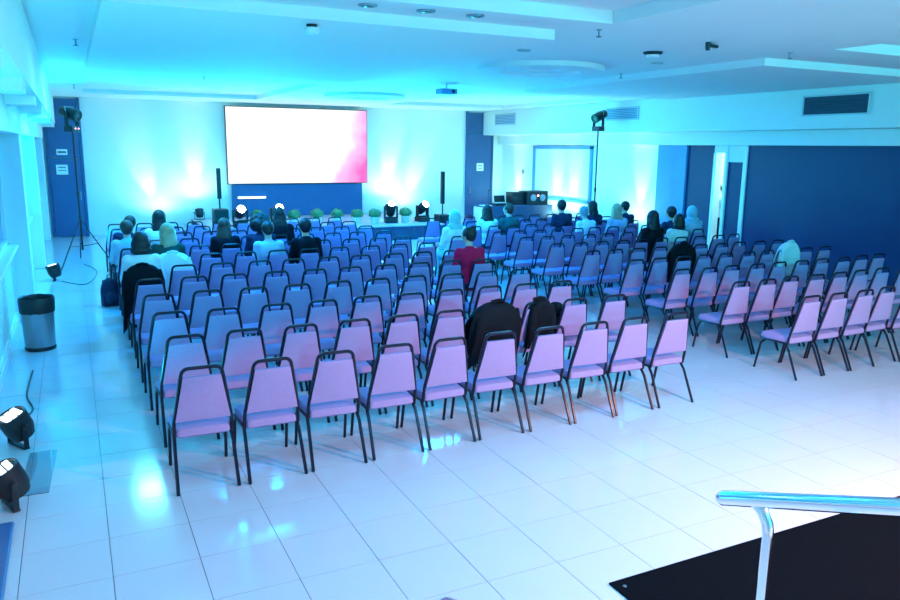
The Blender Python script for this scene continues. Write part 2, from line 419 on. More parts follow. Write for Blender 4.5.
e = rp.color_ramp.elements; e[0].position = 0.0; e[0].color = (1, 1, 1, 1); e[1].position = 1; e[1].color = (1.0, 0.08, 0.42, 1)
e2 = rp.color_ramp.elements.new(0.45); e2.color = (1.0, 0.45, 0.72, 1)
nt.links.new(rp.outputs['Color'], b.inputs['Emission Color']); b.inputs['Emission Strength'].default_value = 0.95
b.inputs['Base Color'].default_value = (0.02, 0.02, 0.02, 1); b.inputs['Roughness'].default_value = 0.4
MB().box((0, 0, 1.11), (4.30, 0.10, 2.22)).build('housing', M_BLACK, t, False)
MB().box((0, -0.055, 1.11), (4.26, 0.01, 2.18)).build('display', m, t, False)
f = MB()
for x in (-1.95, 1.95): f.box((x, 0.12, 1.1), (0.06, 0.14, 0.12))
f.build('wall_bracket', M_BLACKMET, t, False)
o = tag(MB().box((6.2, 22.86, 0.885), (4.02, 0.08, 0.96)).build('stage_backdrop', M_DARKDOOR, None, False), 'plain dark blue backing board directly below the big screen', 'board')
t = thing('tube_lamp', 'short white tube lamp fixed to the dark board under the screen', 'lamp', (4.75, 22.78, 0.98))
MB().box((0, 0.02, 0), (0.82, 0.04, 0.06)).build('lamp_housing', M_WHITE, t, False); MB().tube([(-0.4, -0.02, 0), (0.4, -0.02, 0)], 0.03, 10).build('tube', M_TUBELIGHT, t)

# column speakers
def column_speaker(x, y, z, label):
    t = thing('column_speaker', label, 'speaker', (x, y, z), 0, 'column speakers')
    MB().box((0, 0, 0.24), (0.36, 0.42, 0.46)).build('subwoofer', M_BLACK, t, False, 0.012)
    MB().box((0, -0.215, 0.25), (0.30, 0.012, 0.36)).build('grille', M_BLACKMET, t, False)
    MB().tube([(0, 0, .47), (0, 0, .75)], 0.02, 8).build('pole', M_BLACKMET, t)
    MB().box((0, 0, 1.12), (0.10, 0.11, 0.78)).build('column', M_BLACK, t, False, 0.01)
    MB().box((0, -0.06, 1.12), (0.08, 0.012, 0.72)).build('column_grille', M_BLACKMET, t, False)
column_speaker(3.40, 20.3, 0.4, 'slim black column speaker on the window end of the stage')
column_speaker(9.72, 20.1, 0.4 - 0.4, 'slim black column speaker on the floor beside the stage end')
C.objects['column_speaker.001'].scale = (1, 1, 1.2)

# flower pots
def flower_pot(x, y, label, r=0.19):
    t = thing('potted_plant', label, 'plant', (x, y, 0.4), random.uniform(0, 6), 'potted plants along the stage front')
    p = MB().lathe([(0.09, 0), (0.10, 0.01), (0.125, 0.15), (0.135, 0.16), (0.135, 0.18), (0.115, 0.18), (0.11, 0.15)], n=16).build('pot', M_POT, t)
    lv = MB(); rnd = random.Random(int(x * 100))
    for i in range(170):
        u = rnd.uniform(-0.5, 1); a = rnd.uniform(0, 2 * math.pi); s = math.sqrt(1 - u * u); rr = r * rnd.uniform(.75, 1.02)
        c = Vector((s * math.cos(a) * rr, s * math.sin(a) * rr, 0.27 + u * rr * .8)); nrm = Vector((s * math.cos(a), s * math.sin(a), u)) + Vector((rnd.uniform(-.5, .5), rnd.uniform(-.5, .5), rnd.uniform(-.2, .6)))
        q = nrm.to_track_quat('Z', 'Y').to_matrix() @ ROT('Z', rnd.uniform(0, 360)); L = rnd.uniform(.03, .045)
        lv.quad(c + q @ Vector((-L * .4, 0, 0)), c + q @ Vector((0, -L, .008)), c + q @ Vector((L * .4, 0, 0)), c + q @ Vector((0, L, .008)))
    lv.ell((0, 0, 0.27), (r * .8, r * .8, r * .66), 12, 8)
    fo = lv.build('foliage', M_LEAF, t); fo['kind'] = 'stuff'
pots = [(4.40, 20.5, 'round leafy plant in white pot between two stage spotlights at the window end'),
        (5.32, 20.2, 'round leafy plant in white pot, second from the window end of the stage'),
        (5.95, 20.2, 'round leafy plant in white pot, third from the window end of the stage'),
        (6.50, 20.1, 'round leafy plant in white pot, fourth from the window end of the stage'),
        (7.00, 19.9, 'round leafy plant in white pot, third from the desk end of the stage'),
        (7.48, 19.8, 'round leafy plant in white pot, second from the desk end of the stage'),
        (8.45, 19.9, 'round leafy plant in white pot between two stage spotlights at the desk end')]
for x, y, l in pots: flower_pot(x, y, l)

# moving-head spotlights
def moving_head(loc, rz, tilt, label, lit=True, group='moving head spotlights on the stage', scale=1.3, power=0, col=(0.0, 0.85, 1.0)):
    t = thing('stage_spotlight', label, 'spotlight', loc, rz, group); t.scale = (scale,) * 3
    MB().box((0, 0, 0.05), (0.26, 0.24, 0.10)).build('base', M_BLACK, t, False, 0.012)
    y = MB()
    for s in (-1, 1): y.box((s * 0.135, 0, 0.23), (0.03, 0.09, 0.26))
    y.box((0, 0, 0.115), (0.30, 0.12, 0.035)); y.build('yoke', M_BLACK, t, False, 0.008)
    R = ROT('X', tilt)
    MB().lathe([(0.05, -0.17), (0.085, -0.15), (0.10, -0.05), (0.105, 0.10), (0.10, 0.17), (0.088, 0.175), (0.08, 0.16)], (0, 0, 0.30), 18, R).build('head', M_BLACK, t)
    ln = MB().lathe([(0.082, 0.155), (0.06, 0.168), (0.02, 0.172)], (0, 0, 0.30), 18, R).build('lens', M_LENS if lit else M_LENSOFF, t)
    if power:
        d = R @ Vector((0, 0, 1)); w = Matrix.Rotation(rz, 3, 'Z') @ d; p = Vector(loc) + Vector((0, 0, .30)) * scale + w * .25
        lamp('spotlight_beam', 'SPOT', p, power * 5.0, col, 0.08, p + w, 140, 0.8)
# tilt 90 = toward -Y in local space (lathe axis z rotated about X)
moving_head((3.85, 20.0, 0.4), 0, 62, 'black stage spotlight with glowing lens beside the column speaker at window end', power=90)
moving_head((4.89, 20.3, 0.4), 0.1, 66, 'black stage spotlight with glowing lens under the tube lamp end', power=90)
moving_head((7.97, 19.8, 0.4), -0.2, 40, 'black stage spotlight facing up between leafy pots at desk end', power=60)
moving_head((8.98, 19.9, 0.4), 0.2, 55, 'black stage spotlight with glowing lens next to the stage end', power=90)

# wall wash par cans with light
def par_can(loc, rz, tilt, label, cells=True, group=None, led=None, red=False):
    t = thing('par_light', label, 'stage light', loc, rz, group)
    R = ROT('X', tilt)
    MB().lathe([(0.05, -0.14), (0.09, -0.13), (0.115, -0.06), (0.12, 0.09), (0.108, 0.10), (0.10, 0.085)], (0, 0, 0.20), 20, R).build('can', M_BLACK, t)
    fc = MB().lathe([(0.105, 0.082), (0.02, 0.085)], (0, 0, 0.20), 20, R).build('face_plate', M_BLACKMET, t)
    if cells:
        me = MB().box((0, 0, 0.004), (0.038, 0.038, 0.008)).mesh('led_cell', False)
        for i in range(-1, 2):
            for j in range(-1, 2):
                c = link('led_cell', me, led or M_LED, fc); c.location = Vector((0, 0, .20)) + R @ Vector((i * .052, j * .052, .088)); c.rotation_euler = R.to_euler()
    y = MB()
    for s in (-1, 1): y.box((s * .135, 0, .12), (.012, .04, .20))
    y.box((0, 0, 0.012), (.28, .05, .014)); y.build('bracket', M_BLACKMET, t, False, 0.004)
    MB().tube([(.135, 0, .2), (.165, 0, .2)], 0.022, 10).build('knob', M_BLACK, t)
    if red: MB().ell((0.02, -0.13, 0.05), (0.05, 0.04, 0.035)).build('plug', M_RED, t)
par_can((-0.56, 5.75, 0), math.radians(-70), 25, 'black round LED stage light with a red plug, beside the dark plinth', red=True)
par_can((-0.57, 6.95, 0), math.radians(-60), 25, 'black round LED stage light with wavy cable near the clear floor sheet')
par_can((-0.42, 15.6, 0), math.radians(-90), 15, 'small black stage light on the floor by the far window pillar')
for (x, y, pw) in ((-0.5, 5.8, 80), (-0.5, 7.0, 80), (-0.36, 15.65, 260)):
    lamp('par_beam', 'SPOT', (x + .1, y, 0.42), pw, (0.0, 0.80, 1.0), 0.10, (x + 1.3, y + .1, 3.0), 150, 0.8)
UP = [(2.2, 22.52, 'stage'), (3.2, 22.52, 'stage'), (9.0, 22.52, 'stage'), (9.65, 22.52, 'stage'), (12.95, 21.9, 'right'), (12.95, 19.6, 'right'), (12.95, 18.7, 'right'), (12.95, 15.75, 'right')]
names = {0: 'black uplight can at the stage wall, window-most of its row', 1: 'black uplight can at the stage wall next to the screen, window side', 2: 'black uplight can at the stage wall next to the screen, desk side', 3: 'black uplight can at the stage wall nearest the tall dark panel',
         4: 'black uplight can on the side wall nearest the stage', 5: 'black uplight can under the framed board, stage end', 6: 'black uplight can under the framed board, lamp tripod end', 7: 'black uplight can beside the pale blue pillar'}
M_LEDW = mat('led_cell_warm', (1, 1, .9), .3, emit=(1, 1, .75), estr=4)
for k, (x, y, s) in enumerate(UP):
    zb = 0.40 if k in (1, 2) else 0.0
    par_can((x, y, zb), math.pi if s == 'stage' else math.pi / 2 * 3, 20, names[k], True, 'uplights washing the walls', M_LEDW)
    wx, wy = (x, YB) if s == 'stage' else (XR, y)
    lean = (-0.35 if k in (0,) else 0.45 if k in (3,) else 0.2 if k == 2 else 0)
    src = Vector((x, y + .05, 0.34 + zb)) if s == 'stage' else Vector((x + .05, y, 0.34))
    tg = Vector((x + lean * 1.2, YB, 1.9 + zb)) if s == 'stage' else Vector((XR, y - 0.05, 2.0))
    lamp('uplight_beam', 'SPOT', src, 95, (1.0, 0.85, 0.25), 0.04, tg, 31, 0.9)
    lamp('uplight_spill', 'SPOT', src + (Vector((0, -.2, .02)) if s == 'stage' else Vector((-.12, 0, .02))), 75, (0.45, 1.0, 0.74), 0.08, (x, y, 3) if s == 'stage' else (x - .2, y, 3), 155, 0.8)

# tripods with moving heads
def tripod(x, y, zt, label, feet, fx, rz):
    t = thing('light_stand', label, 'light stand', (x, y, 0))
    MB().tube([(0, 0, 0.30), (0, 0, 1.5)], 0.020, 8).build('pole', M_BLACKMET, t); MB().tube([(0, 0, 1.4), (0, 0, zt)], 0.019, 8).build('upper_pole', M_BLACKMET, t)
    MB().lathe([(0.03, 0.95), (0.03, 1.03)], n=10).build('collar', M_BLACK, t); MB().lathe([(0.03, 1.42), (0.03, 1.52)], n=10).build('collar', M_BLACK, t)
    for (fxx, fyy) in feet:
        leg = MB().tube([(0, 0, 0.95), (fxx, fyy, 0.015)], 0.012, 6).build('leg', M_BLACKMET, t)
        MB().tube([(0, 0, 0.38), (fxx * .55, fyy * .55, 0.95 - .935 * .55)], 0.008, 6).build('brace', M_BLACKMET, leg)
tripod(0.10, 17.55, 2.72, 'tall thin black lamp stand on tripod legs beside the dark blue door', [(-0.42, -0.85), (0.55, -0.15), (-0.05, 0.85)], 0, 0)
tripod(12.12, 16.0, 2.95, 'tall thin black lamp stand beside the framed wall board', [(-0.5, -0.5), (0.5, -0.3), (0, 0.7)], 0, 0)
def hung_head(loc, rz, tilt, label, red=False):
    t = thing('stage_spotlight', label, 'spotlight', loc, rz)
    MB().box((0, 0, 0.06), (0.26, 0.20, 0.12)).build('base', M_BLACK, t, False, 0.012)
    y = MB()
    for s in (-1, 1): y.box((s * .15, 0, .26), (.03, .08, .30))
    y.build('yoke', M_BLACK, t, False, 0.008)
    R = ROT('X', tilt)
    MB().lathe([(0.06, -0.26), (0.10, -0.22), (0.115, 0.0), (0.12, 0.16), (0.10, 0.17), (0.09, 0.15)], (0, 0, 0.36), 18, R).build('head', M_BLACK, t)
    MB().lathe([(0.092, 0.14), (0.02, 0.15)], (0, 0, 0.36), 18, R).build('lens', M_LENSOFF, t)
    MB().tube([(-.12, 0, .3), (-.12, .05, .5), (.12, .05, .5), (.12, 0, .3)], .010, 6).build('safety_loop', M_STEEL, t)
    if red:
        for s in (-.04, .05): MB().ell((s, -0.105, 0.07), (.014, .01, .014), 8, 6).build('indicator', mat('indicator_pink', (1, .2, .4), .4, emit=(1, .3, .5), estr=4), t)
hung_head((0.10, 17.55, 2.72), math.radians(50), 105, 'black moving spotlight with two pink indicator lamps atop the lamp stand', True)
hung_head((12.12, 16.0, 2.95), math.radians(-80), 112, 'black moving spotlight atop the stand beside the framed board')

# mixing desk ------------------------------------------------------
t = thing('mixing_table', 'long dark cloth-sided table with white end panel beside the tall dark panel', 'table', (11.63, 19.3, 0))
MB().box((0, 0, 0.845), (2.3, 0.8, 0.03)).build('table_top', M_STAGE, t, False, 0.004)
MB().box((0, -0.385, 0.42), (2.28, 0.02, 0.82)).build('front_cloth', M_STAGE, t, False)
MB().box((-1.125, -0.05, 0.42), (0.03, 0.68, 0.82)).build('end_panel', M_WHITE, t, False)
for sx in (-1.06, 1.06):
    for sy in (-.3, .33): MB().tube([(sx, sy, 0), (sx, sy, .83)], .018, 6).build('leg', M_BLACKMET, t)
def box_thing(name, label, cat, loc, d, m, rz=0, extra=None):
    t = thing(name, label, cat, loc, rz); MB().box((0, 0, d[2] / 2), d).build('body', m, t, False, 0.01)
    if extra: extra(t)
    return t
def mixer_extra(t):
    for i in range(8):
        for j in range(3): MB().lathe([(0.009, 0), (0.008, 0.02)], (-.17 + i * .05, -.1 + j * .07, .08), 8).build('knob', M_WHITE, t)
box_thing('audio_mixer', 'flat audio mixer with pale knobs on the mixing table', 'mixer', (11.10, 19.15, 0.86), (0.5, 0.4, 0.08), M_BLACKMET, 0, mixer_extra)
def flight_extra(t):
    for s in (-1, 1): MB().lathe([(0.10, 0), (0.10, .012), (0.02, .02)], (s * .16, -.26, .21), 20, ROT('X', 90)).build('fan_grille', M_STEEL, t)
    MB().lathe([(0.03, 0), (0.02, .02)], (.0, -.27, .27), 12, ROT('X', 90)).build('indicator', mat('indicator_orange', (1, .3, .2), .4, emit=(1, .35, .3), estr=4), t)
box_thing('equipment_rack', 'large black equipment case with round grilles on the mixing table', 'case', (12.38, 19.35, 0.86), (0.72, 0.5, 0.40), M_BLACK, 0, flight_extra)
box_thing('amplifier_case', 'plain black case beside the grilled equipment case on the table', 'case', (11.80, 19.45, 0.86), (0.40, 0.4, 0.37), M_BLACK)
def lap_extra(t): MB().box((0, 0.14, 0.14), (0.36, 0.012, 0.24), ROT('X', -15)).build('lid', M_BLACK, t, False)
box_thing('laptop', 'open black laptop computer on the mixing table', 'laptop', (11.38, 19.5, 0.86), (0.36, 0.25, 0.02), M_BLACK, 0, lap_extra)
t = thing('desk_microphone', 'thin microphone on a stand on the mixing table', 'microphone', (10.95, 19.55, 0.86))
MB().lathe([(0.07, 0), (0.06, .02), (.01, .025)], n=14).build('stand_foot', M_BLACKMET, t); MB().tube([(0, 0, .02), (0, 0, .38)], .007, 6).build('stem', M_BLACKMET, t); MB().ell((0, -.02, .42), (.025, .035, .03), 10, 8).build('capsule', M_BLACK, t)
o = tag(MB().box((10.67, 19.2, 0.871), (0.30, 0.22, 0.02)).build('paper_stack', M_PAPER, None, False), 'white sheets of paper lying on the end of the mixing table', 'paper')
t = thing('fire_extinguisher', 'dark fire extinguisher standing at the white end of the mixing table', 'extinguisher', (10.28, 19.5, 0))
MB().lathe([(0.075, 0), (0.08, .02), (0.08, .42), (.06, .48), (.025, .52), (.025, .55)], n=16).build('cylinder', mat('extinguisher_paint', (0.10, 0.01, 0.12), .35), t); MB().box((0, -.03, .58), (.03, .14, .03)).build('handle', M_BLACK, t, False); MB().tube([(.02, 0, .55), (.1, 0, .5), (.1, 0, .2)], .012, 6).build('hose', M_BLACK, t)

# ceiling fittings -------------------------------------------------
def downlight(x, y, z, label):
    t = thing('downlight', label, 'downlight', (x, y, z), 0, 'small recessed ceiling downlights')
    MB().lathe([(0.085, 0), (0.085, -0.012), (0.06, -0.014), (0.058, 0)], n=18).build('trim_ring', M_STEEL, t); MB().lathe([(0.058, -0.003), (0.02, -0.004)], n=14).build('reflector', M_BLACKMET, t)
for x, y, z, l in ((2.41, 6.5, 3.7, 'small dark downlight in ceiling strip, window-most of three in line'), (2.96, 6.5, 3.7, 'small dark downlight in ceiling strip, middle of three in line'), (3.46, 6.5, 3.7, 'small dark downlight in ceiling strip, aisle-most of three in line'),
                   (5.17, 8.41, 3.7, 'lone small dark downlight in the middle ceiling bay'), (6.45, 10.0, 3.7, 'dark downlight in the centre of the round ceiling medallion nearest the entrance'), (7.52, 8.65, 3.7, 'small dark downlight between smoke detector and stepped ceiling slab')):
    downlight(x, y, z - .001, l)
def sprinkler(x, y, z, label):
    t = thing('sprinkler', label, 'sprinkler', (x, y, z), 0, 'ceiling sprinklers')
    MB().lathe([(0.03, 0), (0.03, -0.008), (.01, -.012), (.01, -.06)], n=10).build('escutcheon', M_STEEL, t); MB().lathe([(0.028, -.07), (.028, -.075)], n=10).build('deflector', M_BLACKMET, t); MB().tube([(0, 0, -.05), (0, 0, -.075)], .006, 6).build('frame_arm', M_BLACKMET, t)
for x, y, l in ((4.95, 6.6, 'small sprinkler at the corner of the ceiling slab nearest the entrance'), (0.17, 10.3, 'small sprinkler in the narrow ceiling strip by the window bulkhead'), (2.23, 14.3, 'small sprinkler behind the window-side ceiling slab'), (0.2, 18.2, 'small sprinkler in the ceiling strip near the dark door'), (8.1, 6.9, 'small sprinkler by the stepped slab on the partition side'), (8.05, 10.1, 'small sprinkler beside the round medallion, partition side')):
    sprinkler(x, y, ZC - .001, l)
t = thing('smoke_detector', 'round ceiling smoke detector with dark rim in the middle bay', 'smoke detector', (6.64, 7.73, ZC - .001))
MB().lathe([(0.12, 0), (0.12, -.02), (.09, -.035)], n=20).build('base', M_BLACKMET, t); MB().lathe([(0.085, -.03), (.07, -.06), (.02, -.065)], n=20).build('sensor_dome', M_WHITE, t)
t = thing('ceiling_camera', 'small dark ceiling camera with sideways arm in the middle bay', 'camera', (6.56, 6.72, ZC - .001))
MB().lathe([(0.03, 0), (.03, -.05), (.022, -.09)], n=12).build('mount', M_BLACK, t); MB().box((0.10, 0.03, -.03), (.22, .05, .035), ROT('Z', 20)).build('camera_arm', M_BLACK, t, False, .01)
t = thing('dome_camera', 'white dome camera with dark base under the window-side ceiling slab', 'camera', (2.1, 7.15, 3.599))
MB().lathe([(0.05, 0), (.05, -.03)], n=16).build('base', M_BLACKMET, t); MB().lathe([(0.07, -.03), (.075, -.05), (.06, -.075), (.02, -.09)], n=16).build('dome', M_WHITE, t)
t = thing('ceiling_projector', 'small pale projector hanging between the two round ceiling medallions', 'projector', (6.64, 13.6, ZC - .001))
MB().tube([(0, 0, 0), (0, 0, -.1)], .02, 8).build('mount_pole', M_WHITE, t); MB().box((0, 0, -.14), (.34, .28, .10)).build('body', M_PALEBLUE, t, False, .015); MB().lathe([(.035, 0), (.03, .02)], (.08, -.14, -.14), 12, ROT('X', 90)).build('lens', M_BLACK, t)

# ================================================================== CHAIRS
def arc(c, r, a0, a1, n): return [(c[0] + r * math.cos(a0 + (a1 - a0) * i / n), c[1] + r * math.sin(a0 + (a1 - a0) * i / n)) for i in range(n + 1)]
def yb(z): return -0.175 - (z - 0.42) * 0.19      # backrest rake
def chair_meshes():
    d = {}
    # seat cushion: rounded slab, wider at the front
    m = MB(); n = 10; rows = []
    prof = [(0.90, 0.358), (1.0, 0.372), (1.0, 0.405), (0.95, 0.425), (0.75, 0.434)]
    outline = []
    hw0, hw1, y0, y1 = 0.195, 0.215, -0.185, 0.235
    for (x, y, r, a) in ((hw1 - .06, y1 - .06, .06, 0), (-hw1 + .06, y1 - .06, .06, 90), (-hw0 + .03, y0 + .03, .03, 180), (hw0 - .03, y0 + .03, .03, 270)):
        outline += arc((x, y), r, math.radians(a), math.radians(a + 90), 4)
    for s, z in prof:
        for (x, y) in outline: m.v.append((x * s, 0.02 + (y - 0.02) * s, z))
    k = len(outline)
    for i in range(len(prof) - 1):
        for j in range(k):
            a = i * k + j; b = i * k + (j + 1) % k; m.f.append((a, b, b + k, a + k))
    m.f.append(tuple(reversed(range(k)))); m.f.append(tuple((len(prof) - 1) * k + j for j in range(k)))
    d['seat'] = m.mesh('seat', True)
    # back pad: trapezoid with rounded corners, slightly cushioned
    m = MB(); zb, zt = 0.492, 0.825; wb, wt = 0.196, 0.133
    out = []
    for i in range(9): 
        f = i / 8; out.append((-(wb + (wt - wb) * f), zb + (zt - zb) * f))
    left = out; right = [(-x, z) for x, z in reversed(out)]; ring = left + right
    k = len(ring); yy = [(-0.022, 0.94), (-0.020, 1.0), (0.012, 1.0), (0.026, 0.90)]
    for dy, s in yy:
        for x, z in ring: m.v.append((x * s, yb(z) + dy, zb + (z - zb) * 1.0 if s == 1.0 else (0.65 + (z - .65) * (s + .03))))
    for i in range(len(yy) - 1):
        for j in range(k):
            a = i * k + j; b = i * k + (j + 1) % k; m.f.append((a, b, b + k, a + k))
    for e in (0, len(yy) - 1):
        for i in range(8):
            a = e * k + i; b = e * k + (k - 1 - i); m.f.append((a, a + 1, b - 1, b) if e == 0 else (a, b, b - 1, a + 1))
    d['backrest'] = m.mesh('backrest', True)
    # back frame tube
    pts = [(-0.207, -0.160, 0.36)]
    for z in (0.48, 0.6, 0.72, 0.80): f = (z - .44) / .46; pts.append((-(0.211 - .074 * f), yb(z), z))
    for i in range(1, 6):
        a = math.pi - math.pi / 2 * i / 5; z = 0.838 + 0.052 * math.sin(a); pts.append((-0.092 + 0.052 * math.cos(a), yb(z), z))
    pts += [(-x, y, z) for x, y, z in reversed(pts)]
    d['back_frame'] = MB().tube(pts, 0.0138, 8).mesh('back_frame', True)
    # seat rails
    d['seat_frame'] = MB().tube([(-.205, -.16, .362), (-.212, .2, .356), (-.19, .228, .356), (.19, .228, .356), (.212, .2, .356), (.205, -.16, .362)], .0115, 6).mesh('seat_frame', True)
    d['leg_fl'] = MB().tube([(-.208, .14, .358), (-.212, .20, .30), (-.215, .265, 0.0)], .0135, 7).mesh('leg', True)
    d['leg_fr'] = MB().tube([(.208, .14, .358), (.212, .20, .30), (.215, .265, 0.0)], .0135, 7).mesh('leg', True)
    d['leg_rl'] = MB().tube([(-.205, -.13, .36), (-.209, -.185, .30), (-.216, -.335, 0.0)], .0135, 7).mesh('leg', True)
    d['leg_rr'] = MB().tube([(.205, -.13, .36), (.209, -.185, .30), (.216, -.335, 0.0)], .0135, 7).mesh('leg', True)
    return d
CH = chair_meshes()
ORD = ['', 'first', 'second', 'third', 'fourth', 'fifth', 'sixth', 'seventh', 'eighth', 'ninth', 'tenth', 'eleventh', 'twelfth']
def chair(x, y, rz, label, group):
    t = thing('banquet_chair', label, 'chair', (x, y, 0), rz, group); t.scale = (1, 1, 1.0417)
    link('seat', CH['seat'], M_FABRIC, t); link('backrest', CH['backrest'], M_FABRIC, t)
    link('back_frame', CH['back_frame'], M_TUBE, t); link('seat_frame', CH['seat_frame'], M_TUBE, t)
    for k in ('leg_fl', 'leg_fr', 'leg_rl', 'leg_rr'): link('leg', CH[k], M_TUBE, t)
    return t
X0, Y0, DX, DY, XR0, DXR = 0.7395, 5.4917, 0.500, 0.989, 7.273, 0.4533
OFF = 0.262                 # grid marks the top rail; the chair's origin lies in front of it
def lpos(r, c): return X0 + c * DX, Y0 + r * DY + OFF
def rpos(r, c): return XR0 + c * DXR, Y0 + .106 + r * DY + OFF
SEATS = {}
rnd = random.Random(3)
for r in range(12):
    for c in range(10):
        x, y = lpos(r, c); rz = rnd.uniform(-.035, .035); jx, jy = rnd.uniform(-.012, .012), rnd.uniform(-.02, .02)
        row = 'rearmost row' if r == 0 else ORD[r + 1] + ' row from the rear'
        SEATS['L', r, c] = chair(x + jx, y + jy, rz, 'banquet chair in the %s, %s from the window aisle' % (row, ORD[c + 1]), 'banquet chairs in the block before the screen')
for r in range(11):
    for c in range(10):
        if (r == 0 and c > 4) or (r == 1 and c > 7): continue
        x, y = rpos(r, c); rz = rnd.uniform(-.02, .02); jx, jy = rnd.uniform(-.004, .004), rnd.uniform(-.03, .03)
        row = 'rearmost row' if r == 0 else ORD[r + 1] + ' row from the rear'
        SEATS['R', r, c] = chair(x + jx, y + jy, rz, 'banquet chair in the %s, %s from centre aisle, partition side' % (row, ORD[c + 1]), 'banquet chairs in the dark partition block'); SEATS['R', r, c].scale.x = 0.955
SEATS['A', 0, 0] = chair(6.22, 12.35, -0.1, 'lone banquet chair standing in the centre aisle under a pale-scarfed person', None)

# ================================================================== PEOPLE
def remesh(mb, voxel, smooth=6, fac=0.5):
    me = bpy.data.meshes.new('tmp'); me.from_pydata(mb.v, [], mb.f)
    o = bpy.data.objects.new('tmp', me); C.objects.link(o)
    r = o.modifiers.new('r', 'REMESH'); r.mode = 'VOXEL'; r.voxel_size = voxel; r.adaptivity = 0.0
    if smooth: s = o.modifiers.new('s', 'SMOOTH'); s.iterations = smooth; s.factor = fac
    dg = bpy.context.evaluated_depsgraph_get(); out = bpy.data.meshes.new_from_object(o.evaluated_get(dg))
    bpy.data.objects.remove(o); bpy.data.meshes.remove(me); out.shade_smooth()
    return out
def head_parts(mb, H, R):
    P = lambda v: H + R @ Vector(v)
    mb.ell(H, (.076, .096, .110), 18, 12, R); mb.ell(P((0, .02, -.06)), (.058, .070, .062), 14, 10, R)
    mb.ell(P((0, .062, -.10)), (.028, .026, .022), 10, 8, R)                      # chin
    mb.cap(P((0, .092, .012)), P((0, .108, -.030)), .010, .014, 8)                 # nose
    for s in (-1, 1):
        mb.ell(P((s * .078, -.008, -.012)), (.011, .022, .032), 10, 8, R)          # ears
        mb.ell(P((s * .033, .078, .028)), (.026, .014, .010), 10, 8, R)            # brow
        mb.ell(P((s * .042, .062, -.028)), (.026, .024, .024), 10, 8, R)           # cheek
    mb.ell(P((0, .088, -.062)), (.024, .010, .009), 10, 8, R)                      # lips
def hand(mb, wrist, d, up, side, curl=0.5):
    d = Vector(d).normalized(); up = Vector(up); up = (up - d * up.dot(d)).normalized(); lat = d.cross(up) * side
    w = Vector(wrist); M = Matrix((lat, d, up)).transposed()
    mb.ell(w + d * .05, (.040, .055, .017), 12, 8, M)
    for k, (off, L) in enumerate(((-.030, .064), (-.010, .074), (.010, .070), (.029, .054))):
        a = w + d * (.088 - abs(k - 1.3) * .004) + lat * -off; b = a + d * L * .5 - up * .006; c = b + d * L * .35 - up * (.018 * curl * 2)
        mb.cap(a, b, .0092, .0085, 8); mb.cap(b, c, .0085, .0072, 8)
    a = w + d * .025 + lat * .034; b = a + d * .030 + lat * .022 - up * .004; c = b + d * .030 + lat * .006
    mb.cap(a, b, .0115, .010, 8); mb.cap(b, c, .010, .008, 8)
class Pose: pass
def pose(seated=True, lean=0.0, yaw=0, tilt=0, drop=0, side=0):
    p = Pose()
    R = ROT('X', -lean) @ ROT('Y', side); hip = Vector((0, -.045, .553)) if seated else Vector((0, 0, .92))
    T = lambda v: hip + R @ Vector(v)
    p.T = T; p.R = R; p.hip = hip
    p.waist = T((0, -.012, .14)); p.chest = T((0, -.022, .33)); p.upper = T((0, -.015, .42)); p.neck0 = T((0, -.010, .47)); p.neck1 = T((0, .012, .56)); 
    p.HR = R @ ROT('Z', yaw) @ ROT('X', -tilt); p.head = T((0, .028, .665))
    p.sh = [T((s * .155, -.012, .425)) for s in (-1, 1)]
    if seated:
        p.el = [T((s * .212, .03, .17)) for s in (-1, 1)]; p.wr = [Vector((s * .135, .225, .64)) for s in (-1, 1)]
        p.hp = [Vector((s * .092, -.02, .535)) for s in (-1, 1)]; p.kn = [Vector((s * .115, .385, .525)) for s in (-1, 1)]; p.an = [Vector((s * .115, .40, .095)) for s in (-1, 1)]
        p.hd = [(Vector((-s * .25, 1, -.1)), (0, 0, 1)) for s in (-1, 1)]
    else:
        p.el = [Vector((s * .235, -.02, 1.10)) for s in (-1, 1)]; p.wr = [Vector((s * .245, .05, .86)) for s in (-1, 1)]
        p.hp = [Vector((s * .092, 0, .90)) for s in (-1, 1)]; p.kn = [Vector((s * .10, .01, .50)) for s in (-1, 1)]; p.an = [Vector((s * .105, -.01, .095)) for s in (-1, 1)]
        p.hd = [(Vector((0, .15, -1)), (s, 0, 0)) for s in (-1, 1)]
    return p
def torso(mb, p, g=0.0):
    R = p.R
    mb.ell(p.hip, (.168 + g, .125 + g, .115 + g), 16, 10); mb.cap(p.hip, p.waist, .125 + g, .118 + g)
    mb.ell(p.waist, (.150 + g, .105 + g, .13 + g), 16, 10, R); mb.ell(p.chest, (.168 + g, .112 + g, .17 + g), 16, 10, R); mb.ell(p.upper, (.168 + g, .085 + g, .062 + g), 16, 10, R)
def arms(mb, p, g=0.0, full=True):
    for i in (0, 1):
        mb.ell(p.sh[i], (.062 + g,) * 3, 12, 8); mb.cap(p.sh[i], p.el[i], .052 + g, .040 + g)
        if full: mb.cap(p.el[i], p.el[i].lerp(p.wr[i], .93), .039 + g, .028 + g)
def legs(mb, p, g=0.0):
    for i in (0, 1):
        mb.cap(p.hp[i], p.kn[i], .082 + g, .058 + g); mb.cap(p.kn[i], p.an[i].lerp(p.kn[i], .02), .055 + g, .038 + g)
def feet(mb, p, g=0.0):
    for i in (0, 1): a = p.an[i]; foot(mb, a, g, (-1, 1)[i])
def foot(mb, a, g, s): mb.cap((a.x, a.y - .03, .045 + g), (a.x + s * .015, a.y + .15, .034 + g), .040 + g, .030 + g)
VAR = {}
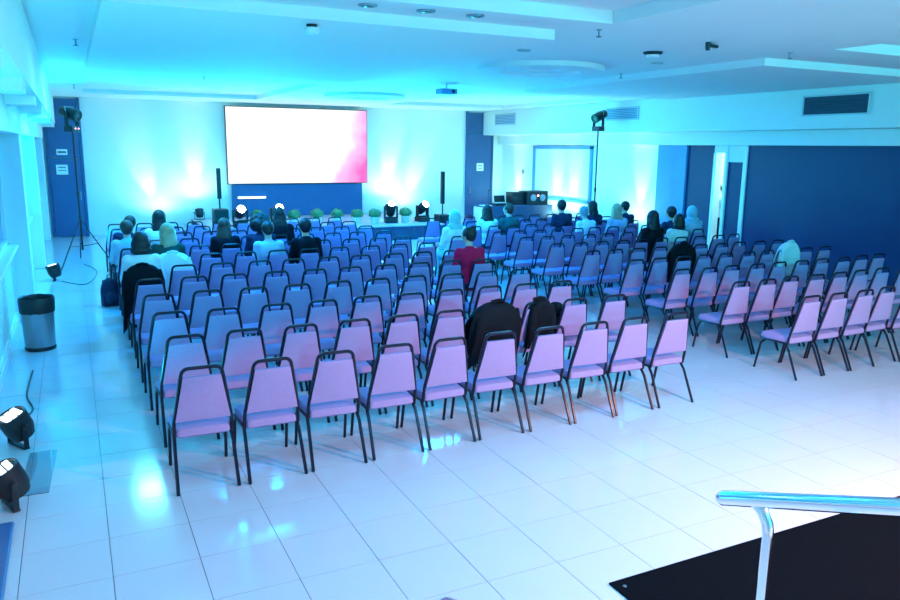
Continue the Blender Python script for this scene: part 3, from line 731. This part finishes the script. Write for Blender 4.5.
def body_set(key, **kw):
    if key in VAR: return VAR[key]
    p = pose(**kw); b = MB()
    torso(b, p); arms(b, p); legs(b, p); feet(b, p); b.cap(p.neck0, p.neck1, .056, .050); head_parts(b, p.head, p.HR)
    for i, s in enumerate((-1, 1)): hand(b, p.wr[i], p.hd[i][0], p.hd[i][1], s)
    d = {'p': p, 'body': remesh(b, .0095, 3)}
    s = MB(); torso(s, p, .014); arms(s, p, .014); s.cap(p.neck0 - Vector((0, 0, .02)), p.neck0 + (p.neck1 - p.neck0) * .25, .062, .058); d['shirt'] = remesh(s, .016, 5)
    l = MB(); legs(l, p, .012); l.ell(p.hip - Vector((0, 0, .02)), (.184, .142, .10), 16, 10); d['trousers'] = remesh(l, .016, 4)
    d['shoe'] = []
    for i in (0, 1):
        f = MB(); foot(f, p.an[i], .012, (-1, 1)[i]); f.box((p.an[i].x, p.an[i].y + .05, .012), (.085, .27, .024)); d['shoe'].append(remesh(f, .010, 3))
    VAR[key] = d
    return d
HAIRC = {}
def hair_mesh(key, kind, p):
    if (key, kind) in HAIRC: return HAIRC[key, kind]
    H, R = p.head, p.HR; P = lambda v: H + R @ Vector(v); m = MB()
    m.ell(P((0, -.020, .022)), (.094, .102, .108), 20, 14, R)
    rn = random.Random(5)
    if kind == 'short': m.ell(P((0, -.045, -.03)), (.074, .058, .075), 14, 10, R)
    if kind in ('long', 'straight'):
        m.ell(P((0, -.05, -.07)), (.106, .068, .13), 16, 12, R); m.ell(P((0, -.085, -.19)), (.116, .048, .15), 16, 12, R)
        for s in (-1, 1): m.cap(P((s * .07, .01, .02)), P((s * .085, -.02, -.22)), .030, .034)
    if kind == 'bob':
        m.ell(P((0, -.03, -.05)), (.115, .092, .12), 18, 12, R); m.ell(P((0, -.05, -.12)), (.128, .074, .07), 18, 12, R)
    if kind == 'curly':
        for i in range(70):
            u = rn.uniform(-.75, 1); a = rn.uniform(math.pi * .92, math.pi * 2.08); s = math.sqrt(max(0, 1 - u * u)); rr = .135
            m.ell(P((s * math.cos(a) * rr, -.02 + s * math.sin(a) * rr * .9, .0 + u * rr)), (.042,) * 3, 8, 6)
        m.ell(P((0, -.05, -.01)), (.145, .12, .15), 16, 12, R)
    if kind == 'bun':
        m.ell(P((0, -.05, -.02)), (.076, .06, .07), 14, 10, R); m.ell(P((0, -.075, .105)), (.052, .05, .045), 14, 10, R)
    if kind == 'scarf':
        m.ell(P((0, -.03, -.02)), (.105, .10, .135), 18, 12, R); m.ell(P((0, -.04, -.16)), (.14, .09, .08), 18, 12, R); m.ell(P((0, -.09, -.24)), (.12, .05, .12), 18, 12, R)
    me = remesh(m, .012, 2 if kind == 'curly' else 4); HAIRC[key, kind] = me
    return me
M_SKIN = mat('skin', (0.62, 0.40, 0.32), 0.55, var=0.06, scale=40)
M_EYE = mat('eye', (0.85, 0.85, 0.85), 0.2); M_IRIS = mat('iris', (.05, .03, .02), .2); M_LIP = mat('lips', (.5, .16, .16), .5)
EYE = MB().ell((0, 0, 0), (.0125,) * 3, 12, 8).mesh('eye', True); IRIS = MB().ell((0, .0095, 0), (.006, .004, .006), 10, 6).mesh('iris', True)
def cloth(col): 
    n_ = 'cloth_%02x%02x%02x' % tuple(int(c * 255) for c in col); return mat(n_, col, .85, var=.12, scale=60, bump=.15, spec=.2)
def hairm(col):
    n_ = 'hair_%02x%02x%02x' % tuple(int(c * 255) for c in col); return mat(n_, col, .5, var=.35, scale=35, bump=.4)
POSES = {'up': dict(), 'down': dict(tilt=22, lean=4), 'left': dict(yaw=28, lean=2), 'right': dict(yaw=-24, lean=2), 'fwd': dict(lean=12, tilt=8), 'side': dict(side=8, tilt=6), 'stand': dict(seated=False)}
def person(label, loc, rz, pk, hk, hc, shirt, trousers, scale=1.0, group='seated people watching the stage', acc=None):
    t = thing('person', label, 'person', (loc[0], loc[1], 0), rz, group); t.scale = (scale * 1.06, scale * 1.04, scale)
    d = body_set(pk, **POSES[pk]); p = d['p']
    b = link('body', d['body'], M_SKIN, t)
    link('shirt', d['shirt'], cloth(shirt), t); link('trousers', d['trousers'], cloth(trousers), t)
    for s in d['shoe']: link('shoe', s, M_BLACK, t)
    link('scarf' if hk == 'scarf' else 'hair', hair_mesh(pk, hk, p), hairm(hc), t)
    for s in (-1, 1):
        e = link('eye', EYE, M_EYE, t); e.location = p.head + p.HR @ Vector((s * .032, .082, .008)); e.rotation_euler = p.HR.to_euler()
        link('iris', IRIS, M_IRIS, e)
    return t
DK, BRN, BLD, GRY = (.012, .009, .010), (.06, .032, .02), (.45, .33, .18), (.30, .30, .32)
WHT, NVY, BLK, LBL, GRN, JNS = (.75, .76, .78), (.02, .03, .07), (.003, .004, .008), (.40, .50, .62), (.015, .06, .05), (.06, .09, .17)
def seat_of(k, dx=0.0, dy=0.0):
    o = SEATS[k]; return (o.location.x + dx, o.location.y + dy)
PS = 1.035
PEOPLE = [
 (('L', 7, 0), -.04, 'up', 'short', BRN, LBL, JNS, .97, 'person in pale blue shirt with short brown hair beside the window aisle'),
 (('L', 5, 0), .02, 'up', 'bob', DK, WHT, JNS, .99, 'person with dark bobbed hair and white top, black jacket on the chair'),
 (('L', 6, 1), -.04, 'left', 'long', BLD, GRN, BLK, .99, 'person with long blond hair and dark green top, white jacket behind'),
 (('L', 8, 1), .05, 'up', 'long', DK, WHT, JNS, 1.02, 'person with long dark hair and pale top alone in the row'),
 (('L', 8, 0), -.02, 'side', 'short', DK, NVY, BLK, .96, 'person with dark hair and navy top in front of the blue-shirted one'),
 (('L', 7, 3), -.05, 'right', 'long', BRN, BLK, JNS, .96, 'person with long brown hair and black top, head turned'),
 (('L', 7, 4), .01, 'up', 'curly', DK, NVY, JNS, .98, 'person with big dark curly hair and navy top'),
 (('L', 6, 4), -.08, 'down', 'short', DK, LBL, JNS, .97, 'person with short dark hair, light blue shirt, head bowed'),
 (('L', 8, 5), .08, 'up', 'straight', DK, BLK, BLK, 1.02, 'person with straight dark hair and black top near the stage pots'),
 (('L', 6, 5), .01, 'up', 'short', BLK, BLK, BLK, 1.0, 'person with cropped black hair and black jumper'),
 (('L', 4, 9), -.10, 'left', 'bun', DK, (.85, .008, .07), NVY, .99, 'person in bright red top with dark pinned-up hair by the centre aisle'),
 (('A', 0, 0), 0, 'up', 'scarf', (.25, .62, .60), (.75, .80, .80), (.2, .5, .5), 1.0, 'person in pale turquoise headscarf and white top in the centre aisle'),
 (('R', 8, 1), -.05, 'up', 'long', DK, WHT, JNS, .97, 'person with long dark hair and white top next to the turquoise scarf'),
 (('R', 8, 2), .03, 'left', 'short', BRN, (.02, .10, .10), NVY, .98, 'person with short hair in dark green jacket before the mixing table'),
 (('R', 8, 5), 0, 'up', 'short', DK, NVY, NVY, 1.02, 'person with short dark hair in navy suit jacket'),
 (('R', 8, 7), -.08, 'left', 'long', DK, NVY, BLK, .99, 'person with long dark hair and navy coat below the framed board'),
 (('R', 7, 5), 0, 'fwd', 'short', GRY, WHT, JNS, .97, 'person with grey hair in white shirt leaning forward'),
 (('R', 7, 7), -.18, 'right', 'long', BLD, LBL, JNS, 1.0, 'person with long fair hair and pale blue top by the side wall'),
 (('R', 8, 9), -.05, 'left', 'short', DK, NVY, BLK, .97, 'person with dark hair and navy top beside the fair-haired one'),
 (('R', 5, 5), -.03, 'up', 'straight', BLK, BLK, BLK, 1.02, 'person with very long straight black hair and black top'),
 (('R', 5, 6), .03, 'side', 'bob', DK, WHT, JNS, .97, 'person with dark bobbed hair and white top, black jacket chair behind'),
 (('R', 6, 8), -.07, 'up', 'short', DK, NVY, NVY, 1.0, 'person with dark hair in front of the pale blue pillar'),
 (('R', 6, 9), .06, 'right', 'scarf', (.30, .50, .60), LBL, JNS, 1.0, 'person in pale blue headscarf and pale top near the pale blue pillar'),
]
for k, dx, pk, hk, hc, sh, tr, sc, lab in PEOPLE:
    x, y = seat_of(k, dx, 0.02); person(lab, (x, y), SEATS[k].rotation_euler[2], pk, hk, hc, sh, tr, sc * PS)
person('person in pale shirt and dark trousers standing in the lit passage', (13.98, 13.62), math.radians(120), 'stand', 'short', DK, (.5, .6, .7), NVY, 1.0, None)

# ================================================================== JACKETS, BAGS
def drape(name, label, cat, k, col, wid=0.22, top=0.93, back=0.42, front=0.5, seed=1, skew=0.0, ox=0.0, bulge=.03):
    """a garment hung over the chair back: one closed sheet that runs up the rear, over the rail and down the front"""
    s = SEATS[k]; rn = random.Random(seed)
    t = thing(name, label, cat, (s.location.x, s.location.y, 0), s.rotation_euler[2]); t.scale = (1, 1, 1.0417)
    nu, nv = 14, 22; m = MB(); path = []
    for j in range(nv):
        f = j / (nv - 1) * 2 - 1                       # -1 rear hem, 0 rail, 1 front hem
        if f < 0: z = back + (top - back) * (1 + f) ** .8; y = yb(z) - .035 - bulge * math.sin(math.pi * (1 + f)) - .012
        else: z = front + (top - front) * (1 - f) ** .8; y = yb(z) + .035 + bulge * math.sin(math.pi * (1 - f)) + .012
        if abs(f) < .12: y = yb(z) + f * .4
        path.append((y, z))
    for j, (y, z) in enumerate(path):
        for i in range(nu):
            u = i / (nu - 1) * 2 - 1; e = 1 - (abs(u) ** 4) * .10
            ww = wid * (1.0 + .12 * (top - z) / .4); nz = noise.noise(Vector((u * 2.2 + seed, z * 5, y * 9)))
            m.v.append((ox + u * ww + skew * (top - z), y + nz * .022 * (1 if y < yb(z) else -1) * 1.0, z - (1 - e) * .9 - abs(u) ** 3 * .03 + nz * .015 + (.04 * nz if j in (0, nv - 1) else 0)))
    for j in range(nv - 1):
        for i in range(nu - 1):
            a = j * nu + i; m.f.append((a, a + 1, a + nu + 1, a + nu))
    o = m.build('garment_body', cloth(col), t); md = o.modifiers.new('thick', 'SOLIDIFY'); md.thickness = .016; md.offset = 0
    for s_ in (-1, 1):                                      # sleeves
        xs = ox + s_ * wid * .86
        MB().tube([(xs, yb(.86) - .03, .86), (xs * 1.12 + skew * .1, yb(.7) - .07, .72), (xs * 1.15 + skew * .2, yb(.55) - .075, .56), (xs * 1.05 + skew * .3, yb(.45) - .05, .43)], [.035, .048, .045, .036], 10).build('sleeve', cloth(col), t)
    MB().tube([(-.07, yb(top) - .01, top - .005), (0, yb(top) - .035, top + .014), (.07, yb(top) - .01, top - .005)], .018, 8).build('collar', cloth(col), t)
    return t
drape('jacket', 'bulky black jacket covering a chair just ahead of the rearmost row', 'jacket', ('L', 1, 6), BLK, .25, .95, .30, .45, 3, -.12, bulge=.09)
drape('jacket', 'black jacket thrown over the chair next to the bulky black one', 'jacket', ('L', 1, 7), BLK, .125, .935, .47, .6, 5, -.10, .045)
drape('jacket', 'black jacket over the chair of a white-topped person by window aisle', 'jacket', ('L', 5, 0), BLK, .225, .935, .20, .62, 8, bulge=.05)
drape('jacket', 'white jacket over the chair of the blond person in dark green', 'jacket', ('L', 6, 1), WHT, .235, .94, .30, .62, 9, bulge=.05)
drape('jacket', 'black jacket over an empty chair behind two people in the partition block', 'jacket', ('R', 4, 4), BLK, .24, .95, .22, .5, 12, bulge=.04)
drape('jacket', 'pale blue-white jacket hanging over a chair near the dark partition', 'jacket', ('R', 3, 7), (.62, .72, .75), .20, 1.02, .45, .55, 15)
# jacket and cap on the side of the third chair
s = SEATS['L', 1, 8]
t = thing('jacket', 'black jacket bundled on the seat of a chair beside the hung jackets', 'jacket', (s.location.x, s.location.y, 0), 0)
mb = MB(); rn = random.Random(4)
for i in range(9): mb.ell((-.13 + rn.uniform(-.03, .06), -.06 + rn.uniform(-.08, .14), .50 + i * .026), (.11, .11, .06), 12, 8)
o = link('garment_body', remesh(mb, .012, 3), cloth(BLK), t)
MB().tube([(-.17, .05, .68), (-.22, .10, .55), (-.2, .2, .47)], [.05, .05, .04], 10).build('sleeve', cloth(BLK), t)
t = thing('cap', 'black cap resting on top of the bundled jacket', 'cap', (s.location.x - .10, s.location.y - .05, .745))
MB().lathe([(.095, 0), (.098, .03), (.085, .08), (.05, .11), (.01, .12)], n=18).build('crown', cloth(BLK), t); MB().box((0, .13, .008), (.15, .12, .012)).build('peak', cloth(BLK), t, True, .004)
# backpack beside the aisle chair
x, y = seat_of(('L', 7, 0))
t = thing('backpack', 'dark blue backpack standing on the floor beside the window aisle chairs', 'backpack', (x - .34, y + .12, 0), .2)
MB().ell((0, 0, .22), (.14, .10, .225), 16, 12).box((0, 0, .10), (.25, .17, .20)).build('bag_body', cloth((.02, .04, .09)), t, True, .02); MB().ell((0, -.10, .15), (.10, .05, .10)).build('pocket', cloth((.02, .04, .09)), t)
MB().tube([(-.03, 0, .44), (-.02, 0, .49), (.02, 0, .49), (.03, 0, .44)], .008, 6).build('carry_loop', M_BLACK, t)
for sx in (-.07, .07): MB().tube([(sx, .08, .40), (sx, .14, .3), (sx, .13, .15), (sx, .08, .06)], .012, 6).build('strap', M_BLACK, t)

# trash bin ---------------------------------------------------------
t = thing('trash_bin', 'grey steel trash bin with black bag folded over the rim by window pillar', 'bin', (-0.50, 10.35, 0))
MB().lathe([(0.165, 0), (0.17, .01), (0.19, .62), (.18, .62), (.16, .02)], n=28).build('bin_body', M_STEEL, t); MB().lathe([(0.172, .0), (0.178, .03), (.17, .05)], n=28).build('base_ring', M_BLACK, t)
mb = MB(); nn = 36
for (r, z) in ((.195, .47), (.200, .55), (.203, .63), (.195, .655), (.178, .64), (.165, .5)):
    for k in range(nn):
        a = 2 * math.pi * k / nn; w = .006 * noise.noise(Vector((math.cos(a) * 4, math.sin(a) * 4, z * 6))); mb.v.append(((r + w) * math.cos(a), (r + w) * math.sin(a), z + w * (3 if z < .5 else 1)))
for i in range(5):
    for k in range(nn): a = i * nn + k; b = i * nn + (k + 1) % nn; mb.f.append((a, b, b + nn, a + nn))
mb.build('bin_bag', M_BLACK, t)
# clear sheet and cables ---------------------------------------------
o = tag(MB().box((-0.40, 6.3, .004), (.20, .85, .006), ROT('Z', -3)).build('glass_sheet', M_GLASS, None, False), 'thin clear sheet lying on the tiles beside the floor stage lights', 'sheet')
def cable(pts, label, r=.006):
    n = len(pts); out = []
    P = [Vector(p) for p in pts]; P = [P[0]] + P + [P[-1]]
    for i in range(1, n):
        for k in range(8):
            f = k / 8; a, b, c, d = P[i - 1], P[i], P[i + 1], P[i + 2]
            out.append(.5 * ((2 * b) + (c - a) * f + (2 * a - 5 * b + 4 * c - d) * f * f + (3 * b - a - 3 * c + d) * f ** 3))
    out.append(P[-1]); tag(MB().tube(out, r, 6).build('cable', M_BLACK, None), label, 'cable')
cable([(0.1, 17.5, .008), (0.3, 16.6, .008), (0.25, 15.6, .008), (0.05, 14.9, .008), (-0.3, 15.4, .008)], 'thin cable on the tiles from the lamp stand to the small light')
cable([(-0.52, 7.1, .03), (-0.58, 7.5, .008), (-0.50, 7.9, .008), (-0.57, 8.4, .008), (-0.55, 9.3, .008)], 'wavy cable along the wall behind the floor stage light', .009)

# black carpet and handrails ----------------------------------------
o = tag(MB().box((5.2, 1.07, .006), (5.12, 4.2, .010)).build('black_carpet', M_CARPET, None, False), 'plain black carpet on the tiles below the chrome handrail', 'carpet')
t_ = MB().lathe([(.012, .012), (.010, .016)], (2.70, 3.10, 0), 10).build('corner_stud', M_STEEL, o)
def handrail(x, label, sgn):
    t = thing('handrail', label, 'handrail', (x, 2.24, 0))
    y1, z1 = -1.9, 1.0 + 1.9 * .395
    MB().tube([(0, .02, .988), (0, .012, .99), (0, -.005, .995), (0, -.02, 1.003), (0, y1, z1)], [.012, .025, .032, .033, .033], 16).build('rail', M_CHROME, t)
    MB().tube([(0, -.18, 1.05), (0, -.22, 1.03), (0, -.248, .99), (0, -.258, .94), (0, -.258, 0)], .0235, 14).build('post', M_CHROME, t)
    MB().tube([(0, y1 + .1, z1 - .04), (0, y1 + .1, 0)], .020, 14).build('post', M_CHROME, t)
    for yy in (-.258, y1 + .1): MB().lathe([(.05, 0), (.05, .008), (.024, .014)], (0, yy, 0), 16).build('floor_flange', M_CHROME, t)
handrail(2.47, 'chrome handrail standing at the edge of the black carpet', 1)
handrail(1.01, 'chrome handrail whose tip rises from the tiles away from the carpet', 1)
C.objects['handrail.001'].location.y = 2.04
